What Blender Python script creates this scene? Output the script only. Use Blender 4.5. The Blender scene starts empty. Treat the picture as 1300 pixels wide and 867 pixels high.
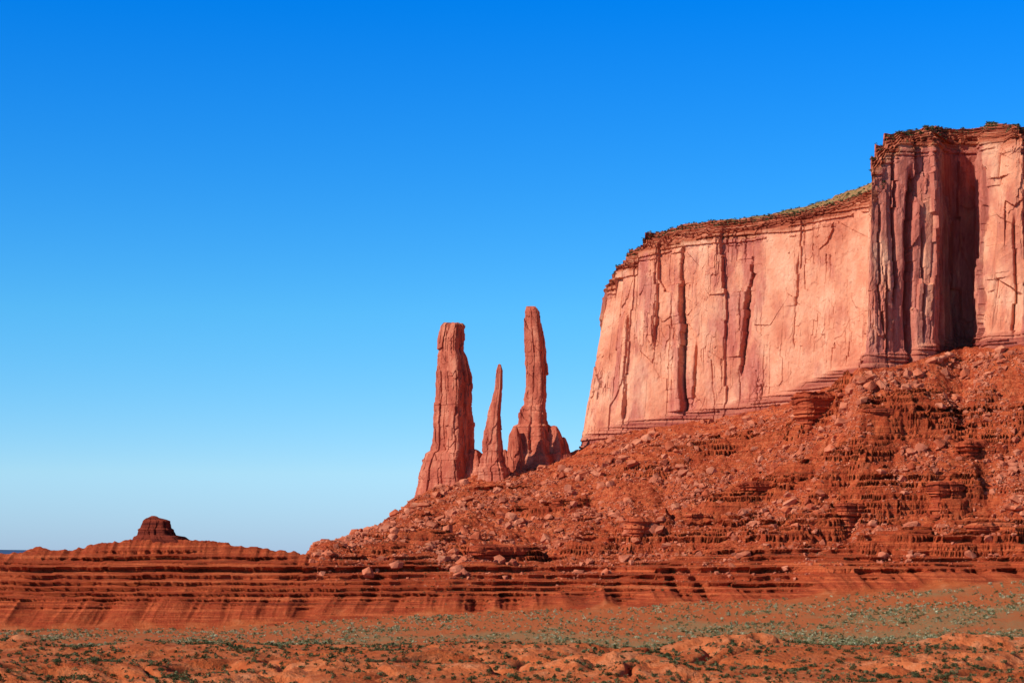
import bpy, bmesh, math, random
import numpy as np
from mathutils import Vector

random.seed(7); rng = np.random.default_rng(11)
F = 2426.0; HY = 705.0; CZ = 45.0
def zy(y, D): return CZ + (HY - y) * D / F
def xp(px, D): return (px - 650.0) / F * D

# ------------------------------------------------------------------ noise
_r = np.random.default_rng(5)
PERM = _r.permutation(512).astype(np.int64) & 511
G2 = _r.normal(size=(512, 2)); G2 /= np.linalg.norm(G2, axis=1)[:, None]
G3 = _r.normal(size=(512, 3)); G3 /= np.linalg.norm(G3, axis=1)[:, None]
RV = _r.uniform(-1, 1, 4096)
def hv(*ids):
    h = np.zeros(np.broadcast(*ids).shape, dtype=np.int64)
    for i in ids: h = (h*7919 + np.asarray(i, dtype=np.int64)*104729 + 31337) % 1000003
    return RV[(h*2654435 >> 7) % 4096]
def fade(t): return t*t*t*(t*(t*6-15)+10)
def n2(x, y, s=0):
    x = np.asarray(x, float) + s*17.31; y = np.asarray(y, float) + s*9.17
    x, y = np.broadcast_arrays(x, y)
    xi = np.floor(x).astype(np.int64); yi = np.floor(y).astype(np.int64)
    fx = x-xi; fy = y-yi
    u = fade(fx); v = fade(fy)
    def g(i, j):
        h = PERM[(PERM[(xi+i) & 511] + yi + j) & 511]
        return G2[h, 0]*(fx-i) + G2[h, 1]*(fy-j)
    a = g(0, 0); b = g(1, 0); c = g(0, 1); d = g(1, 1)
    return 1.5*((a+(b-a)*u) + ((c+(d-c)*u) - (a+(b-a)*u))*v)
def n3(x, y, z, s=0):
    x = np.asarray(x, float) + s*13.7; y = np.asarray(y, float)+s*5.3; z = np.asarray(z, float)
    x, y, z = np.broadcast_arrays(x, y, z)
    xi = np.floor(x).astype(np.int64); yi = np.floor(y).astype(np.int64); zi = np.floor(z).astype(np.int64)
    fx = x-xi; fy = y-yi; fz = z-zi
    u = fade(fx); v = fade(fy); w = fade(fz)
    def g(i, j, k):
        h = PERM[(PERM[(PERM[(xi+i) & 511]+yi+j) & 511]+zi+k) & 511]
        return G3[h, 0]*(fx-i)+G3[h, 1]*(fy-j)+G3[h, 2]*(fz-k)
    L = lambda a, b, t: a+(b-a)*t
    return 1.5*L(L(L(g(0,0,0), g(1,0,0), u), L(g(0,1,0), g(1,1,0), u), v),
                 L(L(g(0,0,1), g(1,0,1), u), L(g(0,1,1), g(1,1,1), u), v), w)
def f2(x, y, o=4, s=0, o0=0):
    t = 0; a = .5**o0
    for i in range(o0, o):
        t = t + a*n2(x*2**i + i*.37, y*2**i + i*.71, s+i*3); a *= .5
    return t
def f3(x, y, z, o=3, s=0):
    t = 0; a = 1
    for i in range(o):
        t = t + a*n3(x*2**i, y*2**i, z*2**i, s+i*3); a *= .5
    return t
def ss(a, b, x):
    t = np.clip((x-a)/(b-a), 0, 1); return t*t*(3-2*t)
def worley(x, y, s=0):
    xi = np.floor(x).astype(np.int64); yi = np.floor(y).astype(np.int64)
    d1 = np.full(x.shape, 9.); idv = np.zeros(x.shape)
    for i in (-1, 0, 1):
        for j in (-1, 0, 1):
            cx = xi+i; cy = yi+j
            px = cx+.5+.45*hv(cx, cy, s+1); py = cy+.5+.45*hv(cx, cy, s+2)
            d = np.hypot(px-x, py-y)
            m = d < d1
            idv = np.where(m, hv(cx, cy, s+3), idv); d1 = np.where(m, d, d1)
    return d1, idv
def jog(z, h, seed):
    j = np.floor(z/h + 7*RV[seed % 4096])
    return hv(j.astype(np.int64), seed)
def panels(S_, Z_, wmin, wmax, hmin, hmax, seed, total, wander=1., tilt=1.3):
    r = np.random.default_rng(seed)
    br = np.cumsum(np.concatenate([[-20], wmin+(wmax-wmin)*r.uniform(0, 1, int((total+80)/wmin))**1.6]))
    sw = S_ + wander*(.14*wmax*n2(S_/(wmax*1.5), Z_/(hmax*.8), seed) + .10*wmax*jog(Z_+.6*S_, hmax*.5, seed) + .04*wmax*jog(Z_-.4*S_, hmax*.17, seed+4))
    i = np.searchsorted(br, sw)-1; i = np.clip(i, 0, len(br)-2)
    w = br[i+1]-br[i]; t = (sw-br[i])/w
    hh = (hmin+hmax)/2 + (hmax-hmin)/2*hv(i, seed)
    arch = (t-.5)*hv(i, seed+9)*w*1.8 - np.abs(t-.5)*w*.7
    zz = (Z_+arch)/hh + 3*hv(i, seed+3)
    j = np.floor(zz).astype(np.int64)
    return hv(i, j, seed+4) + .3*hv(i, seed+5) + (t-.5)*tilt*hv(i, j, seed+6) + (zz-j-.5)*.6*hv(i, j, seed+7), t, i, w

# ------------------------------------------------------------------ mesh helpers
def mk_mesh(name, co, faces, mat=None, smooth=False, attr=None):
    me = bpy.data.meshes.new(name)
    co = np.ascontiguousarray(co, dtype=np.float32); faces = np.ascontiguousarray(faces, dtype=np.int32)
    n, k = faces.shape
    me.vertices.add(len(co)); me.vertices.foreach_set("co", co.ravel())
    me.loops.add(n*k); me.loops.foreach_set("vertex_index", faces.ravel())
    me.polygons.add(n)
    me.polygons.foreach_set("loop_start", np.arange(0, n*k, k, dtype=np.int32))
    me.polygons.foreach_set("loop_total", np.full(n, k, dtype=np.int32))
    me.polygons.foreach_set("use_smooth", np.full(n, smooth, dtype=bool))
    me.update(calc_edges=True); me.validate()
    if attr is not None:
        at = me.color_attributes.new("zone", 'FLOAT_COLOR', 'POINT')
        at.data.foreach_set("color", np.ascontiguousarray(attr, dtype=np.float32).ravel())
    if mat: me.materials.append(mat)
    return me
def mk_obj(name, me, **kw):
    ob = bpy.data.objects.new(name, me); bpy.context.scene.collection.objects.link(ob)
    for k, v in kw.items(): ob[k] = v
    return ob
def grid_faces(nr, nc, wrap=False):
    r = np.arange(nr-1)[:, None]; c = np.arange(nc if wrap else nc-1)[None, :]
    c2 = (c+1) % nc
    a = r*nc+c; b = r*nc+c2; d = (r+1)*nc+c; e = (r+1)*nc+c2
    return np.stack([a, b, e, d], -1).reshape(-1, 4)

# ------------------------------------------------------------------ materials
class NT:
    def __init__(s, name):
        s.m = bpy.data.materials.new(name); s.m.use_nodes = True; s.t = s.m.node_tree
        s.t.nodes.clear()
        s.out = s.n('ShaderNodeOutputMaterial'); s.b = s.n('ShaderNodeBsdfPrincipled')
        s.b.inputs['Roughness'].default_value = .95
        s.b.inputs['Specular IOR Level'].default_value = .1
        s.l(s.b.outputs[0], s.out.inputs[0])
    def n(s, t, **k):
        x = s.t.nodes.new(t)
        for a, b in k.items(): setattr(x, a, b)
        return x
    def l(s, a, b): s.t.links.new(a, b)
    def pos(s, scale=(1, 1, 1)):
        g = s.n('ShaderNodeNewGeometry'); m = s.n('ShaderNodeMapping')
        m.inputs['Scale'].default_value = scale
        s.l(g.outputs['Position'], m.inputs['Vector']); return m.outputs[0]
    def noise(s, scale, vec, detail=4, rough=.55, dist=0):
        x = s.n('ShaderNodeTexNoise'); x.inputs['Scale'].default_value = scale
        x.inputs['Detail'].default_value = detail; x.inputs['Roughness'].default_value = rough
        x.inputs['Distortion'].default_value = dist
        s.l(vec, x.inputs['Vector']); return x.outputs[0]
    def ramp(s, v, pts):
        r = s.n('ShaderNodeValToRGB'); e = r.color_ramp.elements
        while len(e) < len(pts): e.new(.5)
        for i, (p, c) in enumerate(pts):
            e[i].position = p; e[i].color = (*c, 1) if len(c) == 3 else c
        s.l(v, r.inputs[0]); return r.outputs[0]
    def gr(s, v, a, b):
        x = s.n('ShaderNodeMapRange'); x.inputs[1].default_value = a; x.inputs[2].default_value = b
        s.l(v, x.inputs[0]); return x.outputs[0]
    def mix(s, f, a, b, mode='MIX'):
        x = s.n('ShaderNodeMix', data_type='RGBA', blend_type=mode)
        for v, i in ((f, 0), (a, 6), (b, 7)):
            if hasattr(v, 'links'): s.l(v, x.inputs[i])
            elif i == 0: x.inputs[0].default_value = v
            else: x.inputs[i].default_value = (*v, 1)
        return x.outputs[2]
    def mul(s, a, b, op='MULTIPLY'):
        x = s.n('ShaderNodeMath', operation=op)
        for v, i in ((a, 0), (b, 1)):
            if hasattr(v, 'links'): s.l(v, x.inputs[i])
            else: x.inputs[i].default_value = v
        return x.outputs[0]
    def zone(s):
        a = s.n('ShaderNodeVertexColor', layer_name='zone'); p = s.n('ShaderNodeSeparateColor')
        s.l(a.outputs[0], p.inputs[0]); return list(p.outputs)+[a.outputs[1]]
    def bump(s, h, dist, strength=1.0):
        x = s.n('ShaderNodeBump'); x.inputs['Distance'].default_value = dist
        x.inputs['Strength'].default_value = strength
        s.l(h, x.inputs['Height']); s.l(x.outputs[0], s.b.inputs['Normal'])
    def col(s, c): s.l(c, s.b.inputs['Base Color'])

g = NT('red_desert_ground'); Z = g.zone()
p = g.pos()
big = g.noise(.02, p, 5); mid = g.noise(.15, p, 5, .65); fin = g.noise(.9, p, 4, .7)
strat = g.noise(1.0, g.pos((.008, .008, .6)), 5, .75)
bl = g.ramp(strat, [(.38, (.10, .013, .008)), (.45, (.46, .065, .02)), (.51, (.24, .028, .012)), (.57, (.60, .115, .036)), (.70, (.66, .18, .07))])
bl = g.mix(.3, bl, g.ramp(mid, [(.35, (.42, .055, .018)), (.65, (.68, .16, .05))]))
bl = g.mix(g.mul(g.gr(fin, .58, .70), .55), bl, (.70, .25, .115))
bl = g.mix(g.mul(g.gr(fin, .44, .34), .7), bl, (.16, .022, .012))
ta = g.ramp(mid, [(.3, (.22, .029, .014)), (.45, (.44, .068, .023)), (.58, (.60, .128, .045)), (.72, (.69, .22, .10))])
ta = g.mix(g.ramp(big, [(.42, (0, 0, 0)), (.6, (.6, .6, .6))]), ta, bl)
ta = g.mix(g.gr(fin, .58, .67), ta, (.68, .25, .13))
ta = g.mix(g.gr(fin, .44, .35), ta, (.13, .02, .012))
fg = g.ramp(mid, [(.3, (.40, .065, .018)), (.5, (.58, .13, .038)), (.78, (.68, .24, .10))])
fg = g.mix(g.gr(g.noise(1.6, p, 4, .7), .56, .68), fg, (.29, .12, .045))
fg = g.mix(Z[3], fg, g.ramp(mid, [(.3, (.52, .11, .033)), (.5, (.68, .18, .06)), (.75, (.74, .31, .15))]))
veg = g.ramp(fin, [(.42, (.50, .15, .05)), (.5, (.38, .20, .085)), (.6, (.29, .25, .12))])
vr = g.mix(g.gr(fin, .5, .62), (.56, .13, .04), (.40, .17, .07))
veg = g.mix(Z[3], vr, veg)
c = g.mix(Z[0], fg, veg); c = g.mix(Z[1], c, bl); c = g.mix(Z[2], c, ta)
g.col(c); g.bump(g.mul(fin, g.mul(mid, .8), 'ADD'), 1.5, 1)
M_ground = g.m

g = NT('sandstone_cliff'); Z = g.zone()
base = g.noise(.04, g.pos((1, 1, .7)), 5, .6)
c = g.ramp(base, [(.36, (.62, .20, .11)), (.5, (.76, .31, .175)), (.62, (.80, .40, .24))])
st = g.noise(.3, g.pos((1, 1, .16)), 6, .75, .1)
st2 = g.noise(.045, g.pos((1, 1, .5)), 5, .6, .3)
c = g.mix(g.gr(g.noise(.5, g.pos((1, 1, .45)), 5, .75), .58, .72), c, (.46, .15, .088))
c = g.mix(g.mul(g.gr(st, .60, .72), .7), c, (.42, .125, .08))
var = g.mul(g.gr(g.mul(st2, g.mul(Z[0], .3), 'ADD'), .56, .74), .8)
c = g.mix(var, c, g.ramp(st, [(.35, (.33, .062, .046)), (.5, (.48, .125, .092)), (.65, (.60, .20, .145))]))
hz = g.noise(1.0, g.pos((.012, .012, .4)), 4, .7)
cap = g.ramp(hz, [(.35, (.17, .03, .018)), (.5, (.46, .11, .05)), (.65, (.64, .24, .13))])
cap = g.mix(g.gr(g.noise(.25, g.pos(), 4, .7), .60, .72), cap, (.22, .14, .055))
cap = g.mix(Z[0], cap, g.ramp(g.noise(.3, g.pos(), 5, .7), [(.4, (.50, .20, .10)), (.5, (.33, .19, .075)), (.6, (.16, .14, .05))]))
c = g.mix(Z[1], c, cap)
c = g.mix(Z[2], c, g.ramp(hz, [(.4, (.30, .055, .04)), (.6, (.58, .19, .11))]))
g.col(c)
g.bump(g.mul(g.noise(.35, g.pos((1, 1, .7)), 6, .62), g.mul(g.noise(2.2, g.pos(), 3, .7), .5), 'ADD'), .8, 1)
M_cliff = g.m

g = NT('dark_red_sandstone')
st = g.noise(.12, g.pos((1, 1, .35)), 6, .65, .2)
c = g.ramp(st, [(.3, (.32, .06, .036)), (.5, (.49, .125, .07)), (.66, (.64, .235, .135))])
g.col(c); g.bump(g.noise(.6, g.pos((1, 1, .8)), 6, .65), .6, 1)
M_spire = g.m
g = NT('layered_red_outcrop')
hz = g.noise(1.0, g.pos((.02, .02, .7)), 4, .7)
g.col(g.ramp(hz, [(.35, (.14, .02, .012)), (.5, (.42, .07, .026)), (.65, (.60, .15, .06))])); g.bump(g.noise(.8, g.pos(), 5, .7), 1, 1)
M_out = g.m
g = NT('shade_darkened_caprock')  # dark stone tone with the butte's shade put into the colour
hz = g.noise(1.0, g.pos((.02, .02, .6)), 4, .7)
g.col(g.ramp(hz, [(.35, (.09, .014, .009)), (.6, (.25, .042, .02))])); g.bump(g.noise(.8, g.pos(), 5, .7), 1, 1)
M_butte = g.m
g = NT('boulder_stone')
oi = g.n('ShaderNodeObjectInfo')
b1 = g.noise(.11, g.pos(), 3); b2 = g.noise(1.5, g.pos(), 4)
c = g.ramp(b1, [(.35, (.33, .052, .022)), (.5, (.52, .115, .047)), (.65, (.68, .23, .12))])
c = g.mix(g.mul(b2, .5), c, (.35, .065, .028))
c = g.mix(g.mul(oi.outputs['Random'], .33), c, (.74, .36, .22))
g.col(c); g.bump(b2, .5, 1)
M_rock = g.m
g = NT('sagebrush_foliage')
b1 = g.noise(.5, g.pos(), 2); b2 = g.noise(3, g.pos(), 2)
c = g.ramp(b1, [(.36, (.025, .036, .012)), (.5, (.06, .07, .026)), (.66, (.26, .25, .12))])
c = g.mix(g.mul(b2, .5), c, (.04, .05, .018))
g.col(c); M_shrub = g.m
g = NT('pale_sage_foliage')
b1 = g.noise(.3, g.pos(), 2)
g.col(g.ramp(b1, [(.35, (.06, .065, .022)), (.5, (.20, .20, .09)), (.63, (.50, .48, .29))])); M_sage = g.m
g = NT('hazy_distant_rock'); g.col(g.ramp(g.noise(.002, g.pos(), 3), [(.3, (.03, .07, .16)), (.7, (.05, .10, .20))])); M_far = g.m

# ------------------------------------------------------------------ terrain profile table
wall = [(400,1400,697),(430,1430,686),(480,1460,668),(505,1480,650),(530,1500,628),(560,1520,618),(600,1520,604),(660,1535,594),
        (715,1542,578),(737,1542,569),(800,1508,548),(870,1482,538),(940,1456,526),(1000,1428,513),(1050,1405,492),(1075,1378,484),(1092,1338,469),
        (1150,1340,463),(1190,1346,450),(1222,1366,443),(1250,1348,442),(1300,1332,439),(1500,1295,430),(1900,1380,430)]
wa = np.array(wall, float)
def wallD(a): return np.interp(a, wa[:,0], wa[:,1])
def wally(a): return np.interp(a, wa[:,0], wa[:,2])
def key(a, ks): 
    k = np.array(ks, float); return np.interp(a, k[:,0], k[:,1])
def nodes(a):
    a = np.asarray(a, float); o = np.ones_like(a); N = []
    N.append((4*o, 43*o)); N.append((100*o, 31*o)); N.append((300*o, 14.5*o)); N.append((400*o, 17.2*o))
    N.append((545*o, 20.3*o)); N.append((640*o, 5*o))
    N.append((900*o, key(a, [(0,-2),(600,-1),(900,3),(1300,9),(2000,12)])))
    D = key(a, [(-900,1130),(0,1130),(400,1128),(700,1115),(1000,1090),(1300,1075),(2200,1040)])
    y = key(a, [(-900,803),(0,800),(250,797),(400,788),(700,774),(1000,760),(1300,738),(2200,730)])
    N.append((D, zy(y, D)))
    D = key(a, [(-900,1220),(0,1232),(170,1255),(270,1245),(400,1235),(700,1240),(1000,1205),(1300,1180),(2200,1150)])
    y = key(a, [(-900,712),(0,703),(90,697),(160,684),(235,684),(262,690),(330,695),(385,702),(450,708),(600,714),(700,720),(850,712),(1000,700),(1300,675),(2200,640)])
    z6 = zy(y, D); N.append((D, z6))
    left = ss(378, 400, a)
    N.append((D+14, (z6-3)*(1-left) + (z6+2.5)*left))
    D8 = np.where(a < 400, 1400, wallD(a)); y8 = wally(a)
    z8 = zy(y8, D8); z8 = np.where(a < 400, 0*(1-ss(370,400,a)) + ss(370,400,a)*z8, z8)
    N.append((D8, z8))
    m = ss(715, 760, a)
    N.append((D8+90, z8*(1-m)*.7 + m*(z8+12)))
    N.append((D8+700, z8*(1-m)*.05 + m*(z8+10)*.6))
    N.append((5000*o, 0*o)); N.append((60000*o, 0*o))
    return np.array([n[0] for n in N]), np.array([n[1] for n in N])

az = np.concatenate([np.arange(-1500, -60, 10.), np.arange(-60, 1361, 1.3), np.arange(1370, 2800, 10.)])
Dr = np.concatenate([np.linspace(4, 300, 30, endpoint=False), np.arange(300, 380, 4.), np.arange(380, 600, 1.1),
                     np.arange(600, 1060, 4.), np.arange(1060, 1560, .65), np.arange(1560, 1700, 4), np.geomspace(1700, 60000, 50)])
NDn, NZn = nodes(az)
nr, nc = len(Dr), len(az)
Zb = np.empty((nr, nc)); K = np.empty((nr, nc))
KI = np.arange(15.)
for j in range(nc):
    Zb[:, j] = np.interp(Dr, NDn[:, j], NZn[:, j]); K[:, j] = np.interp(Dr, NDn[:, j], KI)
DD = Dr[:, None]*np.ones((1, nc)); AA = np.ones((nr, 1))*az[None, :]
XX = (AA-650)/F*DD
wm = ss(2, 2.8, K)*(1-ss(4.0, 5.0, K))
wv = ss(4.4, 4.9, K)*(1-ss(6.85, 7.08, K))
wb = ss(6.9, 7.15, K)*(1-ss(8.6, 9.3, K))
wt = ss(8.0, 9.2, K)*(1-ss(11, 12, K))
Z0 = Zb.copy()
Z0 += wm*(f2(XX/52, DD/60, 3, 3)*2.4 + f2(XX/9, DD/9, 4, 9)*.4)
wash = n2(XX/38+.6*n2(XX/20, DD/20, 7), DD/90, 6)
Z0 -= wm*2.6*np.exp(-(wash/.10)**2)
rid = np.clip(1-np.abs(f2(XX/24, DD/30, 5, 5))*1.7, 0, 1)
MB = np.clip(n2(XX/60, DD/60, 4)*2, 0, 1)
Z0 += wm*rid*2.6*MB
Z0 += wv*(f2(XX/120, DD/120, 3, 12)*1.2 + f2(XX/9, DD/9, 2, 14)*.25)
# bluff
wx = XX + 10*n2(XX/70, DD/200, 20)
rb = ss(780, 1000, AA)
gul = np.clip(1-np.abs(f2(wx/47, DD/400, 2, 21))*2.0, 0, 1)
fan = np.abs(f2(wx/33, DD/500, 2, 24))
rill = np.abs(f2(wx/8, DD/140, 2, 28))
tb = np.clip(K-7, 0, 1)
prof = np.sin(tb*np.pi)
low = ss(0, .12, tb)*(1-ss(.34, .46, tb)); top = ss(.75, .9, tb)*(AA < 430)
Z0 += wb*(prof*(-gul*(2.2+4.5*rb) + 1.0+2*rb - 2.2*np.sin(tb*2*np.pi)*.8) + low*(2.6-7*fan-1.6*rill) + top*(.5-2.0*rill) + f2(XX/110, DD/110, 2, 26)*1.0)
Z0 += wb*ss(.8, 1.0, tb)*ss(400, 460, AA)*f2(XX/30, DD/30, 3, 29)*2.4
# talus
tt = np.clip((K-8)/2, 0, 1); pt = np.sin(tt*np.pi)
gt = 1-np.clip(np.abs(f2(wx/52, DD/260, 2, 31))*1.7, 0, 1)
rightm = .4+.6*ss(900, 1150, AA)
Z0 += wt*pt*(-gt*11*rightm + 3 + f2(XX/34, DD/34, 2, 33)*3.6)
OC = np.zeros_like(Z0)
def Dat(a, y):
    n_, z_ = nodes(np.array([a])); d = np.linspace(1060, 1480, 900)
    yy = HY-(np.interp(d, n_[:, 0], z_[:, 0])-CZ)/d*F
    i = np.argmax(yy <= y); return d[i]
for (a, y, w, d, h) in [(1032,548,46,20,9),(1110,560,70,20,8),(818,692,36,24,10),(900,690,70,20,6),(630,708,60,20,5),(760,700,50,18,6),
                        (700,655,50,16,6),(520,690,60,16,5),(960,640,80,18,9),(1080,610,60,18,9),(1210,640,40,20,10),(1250,700,70,22,9),
                        (850,600,70,16,7),(1010,690,60,20,9),(1140,700,60,20,9),(1190,545,80,16,8),(900,580,70,12,5),(460,702,60,16,4),(1260,570,50,16,8),(1130,640,60,16,8)]:
    d0 = Dat(a, y)+d*.8
    rr = (np.abs((AA-a)/w)**3 + np.abs((DD-d0)/d)**3)**(1/3) + .25*f2(XX/22, DD/22, 2, a % 13)
    mk = np.clip((1-rr)*4.5, 0, 1)*(K > 7.6)
    Z0 += h*mk*np.clip(1.5-(DD-d0+d)/(2*d)*1.0, 0, 1); OC = np.maximum(OC, np.clip(mk*2, 0, 1))
levels = np.cumsum(np.concatenate([[-12.], np.random.default_rng(3).uniform(1.4, 5.2, 120)]))
d1w, cidw = worley(XX/9+.3*n2(XX/9, DD/9, 45), DD/30, 11)
zz = Z0 + n2(XX/120, DD/120, 41)*1.0 + .9*cidw*(1-wb*.6)
i = np.clip(np.searchsorted(levels, zz)-1, 0, len(levels)-2)
lo_ = levels[i]; h_ = levels[i+1]-lo_; tq = (zz-lo_)/h_
lv = lo_ + h_*(.32*tq + .68*ss(.72, .84, tq)) - (zz-Z0)
bs = hv(i, 77)
str_b = wb*np.clip(1.1+.5*bs+.7*f2(XX/45, zz/9, 2, 43), 0, 1)*ss(.15, .45, tb)*(1-.9*ss(.84, .92, tb)*(AA < 420))
lm = ss(850, 1150, AA)*(1-ss(75, 120, Z0))
str_t = wt*np.clip(-.2+1.2*f2(XX/60, zz/10, 2, 47)+.45*lm + OC, 0, 1)
sT = np.clip(str_b+str_t, 0, 1)
Z0 = Z0 + sT*(lv-Z0)
ov = sT*(.78*h_)*np.clip(.9+.8*n2(XX/40, zz/4, 44), .2, 1.5)
YY = DD + ov*(ss(.66, .72, tq)-1.9*ss(.76, .84, tq)*(1-ss(.84, 1.0, tq))-ss(.84, 1.0, tq))
# rubble
Z0 += wt*(1-.75*sT)*f2(XX/34, DD/34, 5, 33, 2)*4.0
d1, cid = worley(XX/11+.25*n2(XX/8, DD/8, 34), DD/11, 3)
rub = wt*(1-.6*ss(.85, 1, tt))*(1-.7*sT)
Z0 += rub*(.3+.7*np.clip(n2(XX/50, DD/50, 35)+.6, 0, 1))*(cid*1.0 + (.5-d1)*1.8)
d1, cid2 = worley(XX/4.2, DD/4.2, 7)
Z0 += rub*(cid2*1.0 + (.5-d1)*1.6)
Z0 += (wb*.3+wt)*(1-.7*sT)*f2(XX/2.6, DD/2.6, 2, 51)*.3
co = np.stack([XX, YY, Z0], -1).reshape(-1, 3)
attr = np.zeros((nr*nc, 4))
green = np.clip(ss(5.2, 5.8, K)*(1-ss(6.3, 6.65, K))*1.0 + .5*ss(900, 1250, AA)*ss(6.2, 6.5, K) - .3 + 1.1*f2(XX/45, DD/45, 3, 62), 0, 1)
attr[:, 3] = np.where(K < 4.6, np.clip(MB*1.5, 0, 1)*ss(2.5, 3, K), green).ravel()
attr[:, 0] = np.clip(wv + (K > 11.6)*.3, 0, 1).ravel()
attr[:, 1] = ss(6.95, 7.1, K + .12*n2(XX/20, DD/20, 60)).ravel()
attr[:, 2] = (ss(7.7, 8.6, K + .45*f2(XX/25, DD/25, 3, 61))*(AA > 385)*(1-.55*lm)*(1-.7*OC)).ravel()
me = mk_mesh('ground', co, grid_faces(nr, nc), M_ground, True, attr)
mk_obj('ground', me, kind='structure', label='red desert ground with sage flat, ledged badlands and rocky talus slope', category='ground')

def H(X, D):
    X = np.asarray(X, float); D = np.asarray(D, float)
    a = X/D*F+650
    j = np.interp(a, az, np.arange(nc)); i = np.interp(D, Dr, np.arange(nr))
    j0 = np.clip(j.astype(int), 0, nc-2); i0 = np.clip(i.astype(int), 0, nr-2); fj = j-j0; fi = i-i0
    return (Z0[i0, j0]*(1-fi)*(1-fj)+Z0[i0+1, j0]*fi*(1-fj)+Z0[i0, j0+1]*(1-fi)*fj+Z0[i0+1, j0+1]*fi*fj)
def at(Ar, X, D):
    a = X/D*F+650
    j = np.clip(np.interp(a, az, np.arange(nc)).astype(int), 0, nc-1); i = np.clip(np.interp(D, Dr, np.arange(nr)).astype(int), 0, nr-1)
    return Ar[i, j]

# ------------------------------------------------------------------ mesa  (azimuth, distance, foot, cliff top, rim top, batter, varnish, cap setback, rise of scrubby top)
V = [(782,1790,580,430,420,.1,.2,8,0),(758,1680,580,395,385,.12,.3,8,0),(741,1590,575,380,366,.16,.4,8,0),(740,1552,570,368,348,.16,.4,9,0),
 (764,1532,560,348,326,.14,.4,12,0),(800,1515,548,322,298,.10,.1,16,0),(850,1496,540,303,280,.06,.45,16,3),
 (905,1474,530,296,275,.05,.55,16,6),(940,1462,524,292,272,.05,.4,16,8),
 (1000,1434,512,280,262,.05,-.3,18,12),(1050,1415,490,269,251,.04,-.3,18,15),(1099,1396,470,254,233,.04,.0,18,18),
 (1094,1352,465,262,240,.055,.4,9,8),(1098,1342,465,242,226,.055,.6,7,1),(1106,1340,465,228,212,.055,.7,6,1),(1118,1342,465,210,192,.05,.7,7,1),(1130,1344,464,190,174,.05,.7,8,1),(1148,1346,462,180,162,.04,.8,7,1),(1157,1349,461,180,162,.03,.9,7,1),
 (1166,1349,458,180,162,.04,.7,7,1),(1187,1353,448,178,160,.03,.8,7,1),(1195,1392,446,178,160,.02,1,7,1),(1212,1414,445,178,159,.02,1,7,1),
 (1238,1414,443,176,158,.02,1,7,1),(1238,1376,440,175,157,.03,.9,7,1),(1252,1348,440,173,156,.04,.6,7,1),(1300,1336,437,172,155,.04,.5,7,1),
 (1310,1346,436,172,155,.04,.9,7,1),(1325,1335,436,172,155,.04,.5,7,1),(1500,1300,430,166,150,.04,.3,8,1),(1700,1330,430,190,175,.04,.4,8,1),(1850,1420,430,200,180,.04,.4,8,1),(1950,1560,430,230,210,.04,.4,8,1)]
V = np.array(V, float)
PX = xp(V[:, 0], V[:, 1]); PY = V[:, 1]
seg = np.hypot(np.diff(PX), np.diff(PY)); S = np.concatenate([[0], np.cumsum(seg)])
DS = .5
s = np.arange(0, S[-1], DS); n = len(s)
def gs(a, sig):
    k = np.arange(-int(3*sig/DS)-1, int(3*sig/DS)+2); w = np.exp(-.5*(k*DS/sig)**2); w /= w.sum()
    return np.convolve(np.pad(a, len(k)//2, mode='edge'), w, 'valid')
bx = gs(np.interp(s, S, PX), 1.0); by = gs(np.interp(s, S, PY), 1.0)
tx = np.gradient(gs(bx, 5)); ty = np.gradient(gs(by, 5)); L = np.hypot(tx, ty); nx = ty/L; ny = -tx/L
zb = np.interp(s, S, zy(V[:, 2], V[:, 1])); zc = np.interp(s, S, zy(V[:, 3], V[:, 1])); zt = np.interp(s, S, zy(V[:, 4], V[:, 1]))
bat = np.interp(s, S, V[:, 5]); varn = np.interp(s, S, V[:, 6]); ci = gs(np.interp(s, S, V[:, 7]), 8)
rise = gs(np.interp(s, S, V[:, 8]), 6)
calm = np.interp(s, S, [1]*9+[.55]*3+[1.35]*(len(V)-12))
lw = 1-ss(S[5], S[6], s)
def quant(z, h, o): return np.floor((z+o)/h)*h-o+h*.5
zc = zc*(1-lw)+lw*quant(zc+2.5*n2(s/9, 0*s, 74), 13, 3); zt = zt*(1-lw)+lw*quant(zt+3*n2(s/6, 0*s, 75), 12, 1)
rw = ss(S[11]+15, S[12], s)*(1-ss(S[16]+3, S[17]+3, s))
zt = zt*(1-rw)+rw*quant(zt+2*n2(s/5, 0*s, 76), 9, 2)
zt = np.maximum(zt, zc+3)
zc = zc + 2*n2(s/14, 0*s, 70)+1.2*np.round(2*n2(s/6, 0*s, 71)); zt = zt + 1.2*n2(s/20, 0*s, 72)+.9*n2(s/5, 0*s, 77)
zb = zb-28
NR = 340; NCAP = 44
SS = np.ones((NR, 1))*s[None, :]; t = np.linspace(0, 1, NR)[:, None]
ZZ = zb + (zc-zb)*t
hl = zb+28
TOT = S[-1]
A_, t1, i1, w1 = panels(SS, ZZ, 9, 46, 40, 150, 80, TOT, .8)
B_, t2, i2, w2 = panels(SS, ZZ, 3, 16, 12, 60, 90, TOT, .8)
C_, t3, i3, w3 = panels(SS, ZZ, 1.5, 6, 4, 18, 97, TOT, .8)
edge = np.minimum(t2, 1-t2)*w2
deep = (hv(i2+(t2 > .5), np.floor((ZZ+9*hv(i2, 4))/22), 55) > .6)
crack = -2.8*np.exp(-(edge/.45)**2)*deep
busy = np.clip(.5+1.3*n2(SS/40, ZZ/50, 84), .12, 1.2)
butt = ss(S[12], S[13], s)
corner = np.exp(-((s-S[14])/14)**2)
d = f2(SS/70, ZZ/250, 2, 80)*3*(1-corner) + calm*(A_*(2.0+.8*butt)*(1-.75*corner) + busy*(B_*.8 + C_*.45 + crack)) + f2(SS/4, ZZ/5, 3, 99)*.22
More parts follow.
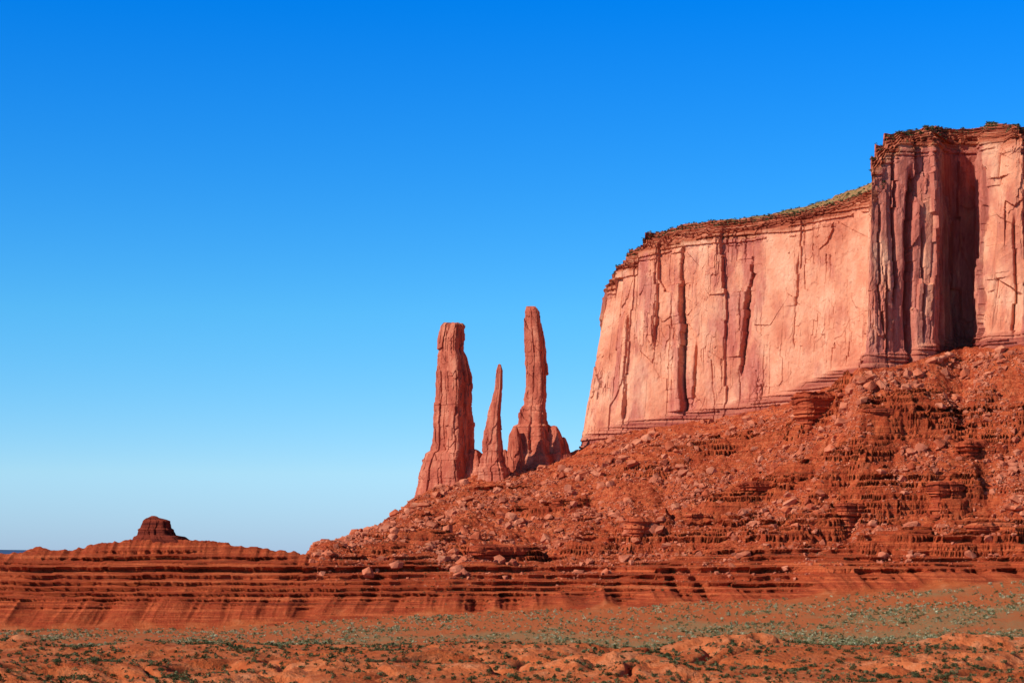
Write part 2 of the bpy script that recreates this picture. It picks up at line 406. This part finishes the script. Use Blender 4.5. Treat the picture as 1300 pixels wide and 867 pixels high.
def s_at(px, lo=3, hi=11):
    return np.interp(px, V[lo:hi+1, 0], S[lo:hi+1])
fr = np.clip((ZZ-hl)/(zc-hl), 0, 1)
for (pa, pb, fa, fb, stp, slot) in [(860,868,.02,.93,6.5,5.0),(952,934,.22,.84,4.5,4.5),(785,792,.1,.7,2.,2.),(828,824,.45,1.,2,2),(1012,1004,.3,.8,1.,1.0),(883,878,.05,.4,2.,2.5)]:
    sd_ = int(pa*3)
    sc_ = s_at(pb) + (s_at(pa)-s_at(pb))*fr + 1.0*n2(ZZ/40, 0*ZZ, pa % 17) + 1.3*jog(ZZ, 17., sd_) + .5*jog(ZZ, 6., sd_+1)
    u = SS-sc_; vm_ = ss(fa-.03, fa+.03, fr)*(1-ss(fb-.04, fb+.04, fr))*(.7+.5*jog(ZZ, 25., sd_+2))
    d += vm_*(np.where(u < 0, stp*np.clip(1+u/16, 0, 1), -stp*.3*np.clip(1-u/12, 0, 1)) - slot*np.exp(-((u-.7)/.9)**2))
for (sv, wdt, dep, fa, fb) in [(S[18]+0, 2.4, 11, .0, .85), (S[17]-5, 1.1, 6, .3, .97), (S[19]+6, 1.0, 5, .1, .6), (S[15]+1, .9, 4, .2, .8), (S[26]-7, 1.0, 5, .05, .6), (S[26]+6, .9, 4, .3, .95), (S[16]-1, .8, 4, .0, .45)]:
    k_ = int(sv)
    u = SS-sv-1.2*n2(ZZ/40, 0*ZZ, sv % 13)-1.0*jog(ZZ, 19., k_)-.4*jog(ZZ, 7., k_+1)
    d -= dep*np.exp(-(u/wdt)**2)*ss(fa-.05, fa+.05, fr)*(1-ss(fb-.05, fb+.05, fr))
u = SS-S[25]+1.5*jog(ZZ, 21., 5)
d -= 22*fr*np.clip(1-np.abs(u)/16, 0, 1)*(.85+.3*jog(ZZ, 24., 9))
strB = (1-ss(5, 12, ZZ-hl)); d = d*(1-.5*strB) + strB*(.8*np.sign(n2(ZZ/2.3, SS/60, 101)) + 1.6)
strT = ss(.93, .95, t); d = d + strT*(.8*np.sign(n2(ZZ/2.6, SS/70, 103)+.1*n2(SS/5, ZZ/2)))
ins = np.clip(ZZ-hl, 0, None)*bat
off = d-ins
WX = bx+nx*off; WY = by+ny*off
wallco = np.stack([WX, WY, ZZ], -1)
wat = np.zeros((NR, n, 4)); wat[..., 3] = 1
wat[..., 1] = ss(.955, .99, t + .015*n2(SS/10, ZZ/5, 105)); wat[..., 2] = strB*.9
wat[..., 0] = np.clip(varn + .3*hv(i1, 3)*calm + .15*hv(i2, 5)*calm, 0, 1)*(1-wat[..., 1])
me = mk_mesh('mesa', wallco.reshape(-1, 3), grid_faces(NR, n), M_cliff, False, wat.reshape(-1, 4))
mesa = mk_obj('mesa', me, label='huge sheer salmon-red sandstone mesa rising above a rocky talus slope', category='mesa')
tc = np.linspace(0, 1, NCAP)[:, None]
q = tc*5; st_ = (np.floor(q)+ss(.3, .6, q-np.floor(q)))/5
zcap = zc + (zt-zc)*np.clip(st_*.85+tc*.15, 0, 1)
SC = np.ones((NCAP, 1))*s
insc = ci*(np.floor(q)+ss(.65, 1.0, q-np.floor(q)))/5*.85 + ci*.15*tc
fq = q-np.floor(q)
under = 1.6*(ss(.05, .2, fq)*(1-ss(.35, .5, fq)))
dtop = d[-1]; dsm = gs(dtop, 4)
dc = dtop[None, :]*(1-ss(0, .4, tc)) + dsm*ss(0, .4, tc) + (f2(SC/9, zcap/6, 2, 110)*1.1 + np.round(2*n2(SC/7, np.floor(q), 112))*1.0)*ss(0, .08, tc) - under
offc = dc - ins[-1] - insc
CX = bx+nx*offc; CY = by+ny*offc
rows = [np.stack([CX, CY, zcap+0*SC], -1)]
cat = [np.stack([0*SC, 0*SC+1, 0*SC, 0*SC+1], -1)]
cx0, cy0 = CX[-1], CY[-1]
for k, (w, fz) in enumerate([(.01, .1), (.02, .3), (.035, .5), (.05, .7), (.07, .85), (.09, 1.0), (.13, 1.05), (.25, 1.1), (.5, 1.), (1, .7)]):
    tx_ = cx0+(90*w*2); ty_ = cy0+170*w*2
    rows.append(np.stack([tx_, ty_, zcap[-1]+fz*rise+f2(s/9, 0*s+k*.4, 3, 115)*.9], -1)[None])
    g0 = 0*s+1
    cat.append(np.stack([g0*np.clip(rise/4, 0, 1), 0*s+1, 0*s, 0*s+1], -1)[None])
capco = np.concatenate(rows); capat = np.concatenate(cat)
me = mk_mesh('caprock', capco.reshape(-1, 3), grid_faces(capco.shape[0], n), M_cliff, False, capat.reshape(-1, 4))
cap = mk_obj('caprock', me); cap.parent = mesa

# ------------------------------------------------------------------ spires
def spire(name, D, rows_, seed, label, mat, category, depth=.8, rot=-.5, zext=14, sup=9., group=None, nth=280, nrow=280, amp=1., strata=0., blk=1.):
    R = np.array(rows_, float)
    zk = zy(R[:, 0], D)[::-1]; cxk = xp((R[:, 1]+R[:, 2])/2, D)[::-1]; hk = ((R[:, 2]-R[:, 1])/2*D/F)[::-1]
    zz = np.linspace(zk[0]-zext, zk[-1], nrow)
    cx = np.interp(zz, zk, cxk); a = np.interp(zz, zk, hk)
    a = np.where(zz < zk[0], a + (zk[0]-zz)*.3, a)
    a = a*(1+blk*(.045*jog(zz, 9., seed)+.03*jog(zz, 4., seed+1))); cx = cx + blk*.05*a*jog(zz, 11., seed+2)
    th = np.linspace(0, 2*np.pi, nth, endpoint=False)
    ct, st = np.cos(th), np.sin(th)
    r0 = (np.abs(ct)**sup+np.abs(st)**sup)**(-1/sup)
    ux = r0*ct; uy = r0*st*depth
    rx = ux*math.cos(rot)-uy*math.sin(rot); ry = ux*math.sin(rot)+uy*math.cos(rot)
    mx = np.abs(rx).max(); rx /= mx; ry /= mx
    A = a[:, None]; X = cx[:, None]+A*rx; Y = D+A*ry; Zg = zz[:, None]+0*X
    ax = np.roll(rx, -2)-np.roll(rx, 2); ay = np.roll(ry, -2)-np.roll(ry, 2); ln = np.hypot(ax, ay); dx, dy = ay/ln, -ax/ln
    per = np.concatenate([[0], np.cumsum(np.hypot(np.diff(rx), np.diff(ry)))])*np.median(a)
    P = per[None, :]*np.ones((nrow, 1))
    W = np.median(a)
    a1, u1, j1, v1 = panels(P, Zg, W*.4, W*1.1, 14, 45, seed, per[-1], .6, .4); a2, u2, j2, v2 = panels(P, Zg, 1.2, 5, 4, 14, seed+1, per[-1], .6, .5)
    e = np.minimum(u1, 1-u1)*v1
    fac = a1*1.0 + a2*.4 - 1.5*np.exp(-(e/.35)**2)*(hv(j1, np.floor(Zg/16), 8) > .1) + f3(X/14, Y/14, Zg/30, 2, seed)*.6 + f3(X/2, Y/2, Zg/2.5, 2, seed+12)*.15
    fac = fac + strata*np.sign(n2(Zg/2.2, P/40, seed))
    off = fac*amp*np.clip(A/9, .25, 1.25)
    X = X+dx*off; Y = Y+dy*off
    Zg = Zg + (n3(X/4, Y/4, 0*X, seed)*1.5)*ss(.93, 1, (Zg-zk[0])/(zk[-1]-zk[0]))
    co = np.stack([X, Y, Zg], -1).reshape(-1, 3)
    fs = grid_faces(nrow, nth, True)
    top = co[-nth:]; c = top.mean(0)
    base = len(co); extra = []; ff = []
    prev = np.arange(base-nth, base)
    for k, f in enumerate((.7, .4, .1)):
        ring = c+(top-c)*f; ring[:, 2] = top[:, 2]*f + (c[2]+.8)*(1-f)
        idx = np.arange(base+k*nth, base+(k+1)*nth); extra.append(ring)
        ff.append(np.stack([prev, np.roll(prev, -1), np.roll(idx, -1), idx], -1)); prev = idx
    co = np.concatenate([co]+extra); fs = np.concatenate([fs]+ff)
    me = mk_mesh(name, co, fs, mat, False)
    kw = dict(label=label, category=category)
    if group: kw['group'] = group
    return mk_obj(name, me, **kw)
GS = 'row of three sandstone spires'
spire('rock_spire', 1535, [(411,564,588),(414,560,591),(430,557,591),(445,556,590),(452,554,594),(480,553,599),(520,551,600),(560,549,601),(572,547,601),(576,541,603),(590,537,604),(600,534,606),(622,531,610)],
      3, 'thick blocky dark red sandstone spire with flat top', M_spire, 'rock spire', group=GS, blk=.35, zext=20, depth=.95, rot=-.55)
spire('rock_spire', 1503, [(463,632,636),(470,630,638),(490,628,638),(510,624,637),(530,618,636),(545,614,637),(560,612,639),(578,611,640),(582,608,642),(592,607,643),(594,604,646),(608,603,648)],
      9, 'short slender needle-like red rock spire between two taller ones', M_spire, 'rock spire', group=GS, nth=160, nrow=200, rot=-.45, zext=24)
spire('rock_spire', 1542, [(390,668,682),(395,666,686),(410,666,687),(440,667,691),(470,668,694),(500,667,694),(514,665,694),(517,661,694),(538,659,695),(541,653,699),(558,651,701),(562,648,704),(576,646,708),(580,642,714),(594,640,720)],
      15, 'tallest thin sandstone spire standing on a stepped rocky pedestal', M_spire, 'rock spire', group=GS, blk=.6)
for q_, (D_, rr_) in enumerate([(1536, [(541,700,707),(548,697,711),(560,693,716),(575,690,719),(592,686,724)]), (1538, [(556,713,718),(566,709,722),(592,704,728)]),
                      (1530, [(543,651,657),(552,647,660),(572,643,664),(594,640,668)]), (1532, [(572,636,644),(580,632,648),(600,628,652)]), (1530, [(571,596,606),(576,590,611),(590,584,616),(608,580,620)])]):
    spire('rock_outcrop', D_, rr_, 44+q_, 'broken jagged rock knob at the foot of the spires', M_spire, 'rock outcrop', nth=120, nrow=90, group='rock knobs around the spires')
spire('rock_ledge', 1536, [(577,604,724),(583,594,728),(586,588,730),(598,566,732),(601,552,735),(612,540,738)], 21,
      'low broken red rock ledge joining the feet of the spires', M_spire, 'rock ledge', depth=.18, rot=-.06, sup=4, nth=420, nrow=80, zext=14, amp=1.0, blk=.2)
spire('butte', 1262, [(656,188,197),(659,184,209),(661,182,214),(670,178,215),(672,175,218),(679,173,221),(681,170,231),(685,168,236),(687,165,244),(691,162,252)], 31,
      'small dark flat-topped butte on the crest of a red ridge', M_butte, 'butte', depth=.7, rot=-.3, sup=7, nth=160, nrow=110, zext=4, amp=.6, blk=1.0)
for q_, (xa, xb, yt, yb, dep) in enumerate([(1004,1062,499,550,.8),(792,838,657,694,.8),(592,672,692,712,.4),(1090,1180,520,540,.35),(1176,1226,612,640,.6),(1212,1262,560,580,.5),
                          (868,906,652,672,.6),(940,1010,612,630,.4),(1226,1296,664,690,.4),(700,742,634,650,.5),(500,540,668,682,.5),(1060,1098,640,662,.6)]):
    am = (xa+xb)/2; dd_ = Dat(am, yb-2)+(xb-xa)/2*dep*.35
    h_y = yb-yt; w = xb-xa
    spire('rock_outcrop', dd_, [(yt, xa+.08*w, xb-.1*w), (yt+.12*h_y, xa, xb-.02*w), (yt+.38*h_y, xa+.01*w, xb), (yt+.42*h_y, xa+.05*w, xb-.04*w), (yt+.62*h_y, xa+.04*w, xb-.05*w), (yt+.68*h_y, xa+.12*w, xb-.12*w), (yb, xa+.10*w, xb-.14*w)],
          60+q_, 'flat-topped layered ledge of dark red rock jutting from talus', M_out, 'rock outcrop', depth=dep, rot=.5, sup=5, nth=200, nrow=90, zext=10, amp=.9, group='ledge outcrops on the talus slope', strata=.6, blk=.3)

xs = np.linspace(-7500, -3650, 80)
hh = 88+12*np.round(2*n2(xs/600, 0*xs, 3))/2
hh[-1] = 0; hh[-2] = 40
prof_ = [(14800, lambda h: h*0-20), (14950, lambda h: h*.6), (15000, lambda h: h), (17000, lambda h: h), (17500, lambda h: h*0-20)]
co = np.concatenate([np.stack([xs, xs*0+dd, f(hh)], -1) for dd, f in prof_])
me = mk_mesh('hills', co, grid_faces(len(prof_), len(xs)), M_far); mk_obj('hills', me, kind='structure', label='blue hazy flat-topped hills far away on horizon', category='hills')

# ------------------------------------------------------------------ boulders
def hull(npts, sq, seed):
    r = np.random.default_rng(seed); bm = bmesh.new()
    for _ in range(npts):
        v = r.normal(size=3); v /= np.abs(v).max()**.6*np.linalg.norm(v)**.4; v = v*np.array(sq)*r.uniform(.85, 1.05)
        bm.verts.new(v)
    bmesh.ops.convex_hull(bm, input=bm.verts)
    loose = [v for v in bm.verts if not v.link_faces]
    bmesh.ops.delete(bm, geom=loose, context='VERTS'); bmesh.ops.triangulate(bm, faces=bm.faces)
    bm.verts.index_update()
    co = np.array([v.co[:] for v in bm.verts]); fs = np.array([[v.index for v in f.verts] for f in bm.faces]); bm.free()
    return co, fs
protos = [hull(random.choice([14, 18, 22]), (random.uniform(.8, 1.3), random.uniform(.7, 1.1), random.uniform(.6, .95)), 40+i) for i in range(10)]
small = [hull(9, (random.uniform(.8, 1.3), 1, random.uniform(.6, 1.)), 80+i) for i in range(8)]
NB = 46000
a = rng.uniform(-60, 1360, NB*3); tU = rng.uniform(0, 1, NB*3)
ND_ = nodes(a)[0]
lo = ND_[8]-60; hi = ND_[10]-3
D = lo+(hi-lo)*tU
X = xp(a, D)
dens = np.clip(.4+1.4*f2(X/40, D/40, 3, 130), .05, 1)*np.where(a > 395, 1, 0)*np.where(D < ND_[8], .2, 1)*(1-.6*at(sT, X, D))
keep = rng.uniform(0, 1, len(a)) < dens
a, D, X = a[keep][:NB], D[keep][:NB], X[keep][:NB]
size = .40*(rng.pareto(2.1, len(a))+1); size = np.clip(size, .35, 4.6)
Zr = H(X, D)
order = np.argsort(-size/D)
bp = [mk_mesh('boulder', c_, f_, M_rock) for c_, f_ in protos]
invw = (a > 0) & (a < 1300)
big_i = [i for i in order if invw[i]][:300]
bset = set(big_i)
for c_, i in enumerate(big_i):
    ob = bpy.data.objects.new('boulder', bp[c_ % len(bp)])
    sc = size[i]; ob.scale = (sc, sc, sc)
    ob.rotation_euler = (random.uniform(-.4, .4), random.uniform(-.4, .4), random.uniform(0, 6.28))
    ob.location = (X[i], D[i], Zr[i]+sc*.25)
    ob['label'] = 'angular fallen sandstone boulder lying on red talus slope'; ob['category'] = 'boulder'; ob['group'] = 'boulders scattered over the talus slope'
    bpy.context.scene.collection.objects.link(ob)
def scatter(name, protos, X, Y, Zp, sc, mat, flat=1., lab='', cat_=''):
    cs, fs = [], []; off = 0
    which = rng.integers(0, len(protos), len(X)); ang = rng.uniform(0, 6.283, len(X))
    for k, (pc, pf) in enumerate(protos):
        m = np.where(which == k)[0]
        if len(m) == 0: continue
        ca, sa = np.cos(ang[m])[:, None], np.sin(ang[m])[:, None]; S_ = sc[m][:, None]
        x = (pc[None, :, 0]*ca-pc[None, :, 1]*sa)*S_+X[m][:, None]
        y = (pc[None, :, 0]*sa+pc[None, :, 1]*ca)*S_+Y[m][:, None]
        z = pc[None, :, 2]*S_*flat+Zp[m][:, None]
        c = np.stack([x, y, z], -1).reshape(-1, 3)
        f = (pf[None]+(np.arange(len(m))*len(pc))[:, None, None]).reshape(-1, 3)+off
        cs.append(c); fs.append(f); off += len(c)
    me = mk_mesh(name, np.concatenate(cs), np.concatenate(fs), mat)
    return mk_obj(name, me, kind='stuff', label=lab, category=cat_)
rest = np.array([i for i in range(len(a)) if i not in bset])
scatter('boulder', small, X[rest], D[rest], Zr[rest]+size[rest]*.25, size[rest], M_rock, lab='scatter of smaller broken rocks covering the talus slope', cat_='rocks')

# ------------------------------------------------------------------ shrubs
def shrub(nl, seed, leaf=.22, h=.75):
    r = np.random.default_rng(seed); cs = []; fs = []
    lob = [(r.uniform(-.45, .45), r.uniform(-.45, .45), r.uniform(.25, .6)*h, r.uniform(.35, .6)) for _ in range(5)]
    for k in range(nl):
        l = lob[r.integers(0, 5)]; v = r.normal(size=3); v /= np.linalg.norm(v); v *= l[3]*r.uniform(.6, 1.05)
        c = np.array([l[0]+v[0], l[1]+v[1], max(.02, l[2]+v[2]*.75)])
        e = r.normal(size=(3, 3)); e /= np.linalg.norm(e, axis=1)[:, None]
        cs.append(c+e*leaf*r.uniform(.6, 1.2)); fs.append([3*k, 3*k+1, 3*k+2])
    return np.concatenate(cs), np.array(fs)
sp = [shrub(200, 200+i, .17, 1.0) for i in range(7)]
ss_lo = [shrub(34, 300+i, .36, 1.0) for i in range(8)]
def cand(N, dlo, dhi, a0=-60, a1=1360):
    a = rng.uniform(a0, a1, N); d_ = np.sqrt(rng.uniform(dlo**2, dhi**2, N)); return xp(a, d_), d_, a
X1, D1, A1 = cand(15000, 385, 600)
k1 = rng.uniform(0, 1, len(X1)) < np.clip(.6+.7*f2(X1/26, D1/26, 3, 140), .15, 1)*(1-.6*at(MB, X1, D1))
X1, D1, A1 = X1[k1], D1[k1], A1[k1]
S1 = rng.uniform(.5, .9, len(X1))*rng.choice([.6, .9, 1.3], len(X1))
Z1 = H(X1, D1)
yy = HY-(Z1-CZ)/D1*F
inv = (A1 > 5) & (A1 < 1295) & (yy < 864) & (D1 < 545)
o = [i for i in np.argsort(-S1/D1) if inv[i]][:300]; os_ = set(o)
sm = []
for c_, f_ in sp: sm.append(mk_mesh('desert_shrub', c_, f_, M_shrub))
for q_, i in enumerate(o):
    ob = bpy.data.objects.new('desert_shrub', sm[q_ % 7]); ob.scale = (S1[i], S1[i], S1[i]*.95); ob.rotation_euler = (0, 0, random.uniform(0, 6.28))
    ob.location = (X1[i], D1[i], Z1[i]-.03); ob['label'] = 'low rounded green sagebrush shrub on orange sandy ground'; ob['category'] = 'shrub'
    ob['group'] = 'desert shrubs scattered over sandy mounds'; bpy.context.scene.collection.objects.link(ob)
r_ = np.array([i for i in range(len(X1)) if i not in os_])
scatter('desert_shrub', ss_lo, X1[r_], D1[r_], Z1[r_]-.03, S1[r_], M_shrub, lab='scattered dark green desert shrubs over sandy mounds', cat_='shrubs')
X2, D2, A2 = cand(50000, 640, 1150)
k2 = at(K, X2, D2) < 7.0
k2 &= rng.uniform(0, 1, len(X2)) < np.clip(.55+.8*f2(X2/50, D2/40, 3, 150), .08, 1)*(.4+.6*at(green, X2, D2))
X2, D2 = X2[k2], D2[k2]
scatter('sagebrush', ss_lo, X2, D2, H(X2, D2)-.03, rng.uniform(.5, 1.1, len(X2))*rng.choice([.8, 1, 1.5], len(X2)), M_sage, lab='dense pale sagebrush covering the flat below the bluffs', cat_='sagebrush')
X3, D3, A3 = cand(3600, 1130, 1480)
k3 = (A3 > 420); X3, D3 = X3[k3], D3[k3]
k3 = at(K, X3, D3) < 9.9; X3, D3 = X3[k3], D3[k3]
jj = rng.integers(0, n, 6000); ri = rng.integers(24, capco.shape[0]-3, 6000)
pc = capco[ri, jj]
X3 = np.concatenate([X3, pc[:, 0]]); Z3 = np.concatenate([H(X3[:len(D3)], D3), pc[:, 2]]); D3 = np.concatenate([D3, pc[:, 1]])
S3 = np.concatenate([rng.uniform(.4, .9, len(D3)-6000), rng.uniform(.5, 1.6, 6000)])
scatter('desert_shrub', ss_lo, X3, D3, Z3-.03, S3, M_shrub, lab='sparse dark shrubs on the slope and mesa rim', cat_='shrubs')

# ------------------------------------------------------------------ light, sky, camera
to_sun = Vector((-.88, -.475, 0)).normalized(); el = math.radians(35)
ts = Vector((to_sun.x*math.cos(el), to_sun.y*math.cos(el), math.sin(el)))
sd = bpy.data.lights.new('sun', 'SUN'); sd.energy = 5.0; sd.angle = math.radians(.5); sd.color = (1, .94, .85)
so = bpy.data.objects.new('sun', sd); bpy.context.scene.collection.objects.link(so)
so.rotation_euler = ts.to_track_quat('Z', 'Y').to_euler()
w = bpy.data.worlds.new('World'); bpy.context.scene.world = w; w.use_nodes = True
nt = w.node_tree; nt.nodes.clear()
sk = nt.nodes.new('ShaderNodeTexSky'); sk.sky_type = 'NISHITA'; sk.sun_disc = False
sk.sun_elevation = el; sk.sun_rotation = math.atan2(ts.x, ts.y) % (2*math.pi); sk.ozone_density = 3; sk.air_density = 1; sk.dust_density = .2; sk.altitude = 1600
hs = nt.nodes.new('ShaderNodeHueSaturation'); hs.inputs['Saturation'].default_value = 1.35
tcn = nt.nodes.new('ShaderNodeTexCoord'); sep = nt.nodes.new('ShaderNodeSeparateXYZ'); nt.links.new(tcn.outputs['Generated'], sep.inputs[0])
cr = nt.nodes.new('ShaderNodeValToRGB'); nt.links.new(sep.outputs[2], cr.inputs[0])
els = cr.color_ramp.elements
pts = [(0, (.55, .77, 1.5)), (.043, (.95, 1.18, 1.45)), (.125, (.76, 1.45, 1.6)), (.28, (.02, 1.3, 2.05)), (.40, (.05, .35, .6)), (.8, (.06, .12, .2))]
while len(els) < len(pts): els.new(.5)
for e_, (p_, c_) in zip(els, pts): e_.position = p_; e_.color = (c_[0]/2.5, c_[1]/2.5, c_[2]/2.5, 1)
vm = nt.nodes.new('ShaderNodeVectorMath'); vm.operation = 'MULTIPLY'
vs_ = nt.nodes.new('ShaderNodeVectorMath'); vs_.operation = 'SCALE'; vs_.inputs['Scale'].default_value = 2.5
bg = nt.nodes.new('ShaderNodeBackground'); bg.inputs[1].default_value = .1
ow = nt.nodes.new('ShaderNodeOutputWorld')
nt.links.new(sk.outputs[0], hs.inputs['Color']); nt.links.new(hs.outputs[0], vm.inputs[0]); nt.links.new(cr.outputs[0], vm.inputs[1])
nt.links.new(vm.outputs[0], vs_.inputs[0]); nt.links.new(vs_.outputs[0], bg.inputs[0]); nt.links.new(bg.outputs[0], ow.inputs[0])
cd = bpy.data.cameras.new('camera'); cam = bpy.data.objects.new('camera', cd); bpy.context.scene.collection.objects.link(cam)
cd.sensor_width = 36; cd.lens = 36*F/1300; cd.shift_y = (HY-433.5)/1300
cd.clip_start = 1; cd.clip_end = 120000
cam.location = (0, 0, CZ); cam.rotation_euler = (math.pi/2, 0, 0)
bpy.context.scene.camera = cam
vs = bpy.context.scene.view_settings; vs.view_transform = 'Standard'; vs.look = 'None'; vs.exposure = 0; vs.gamma = 1
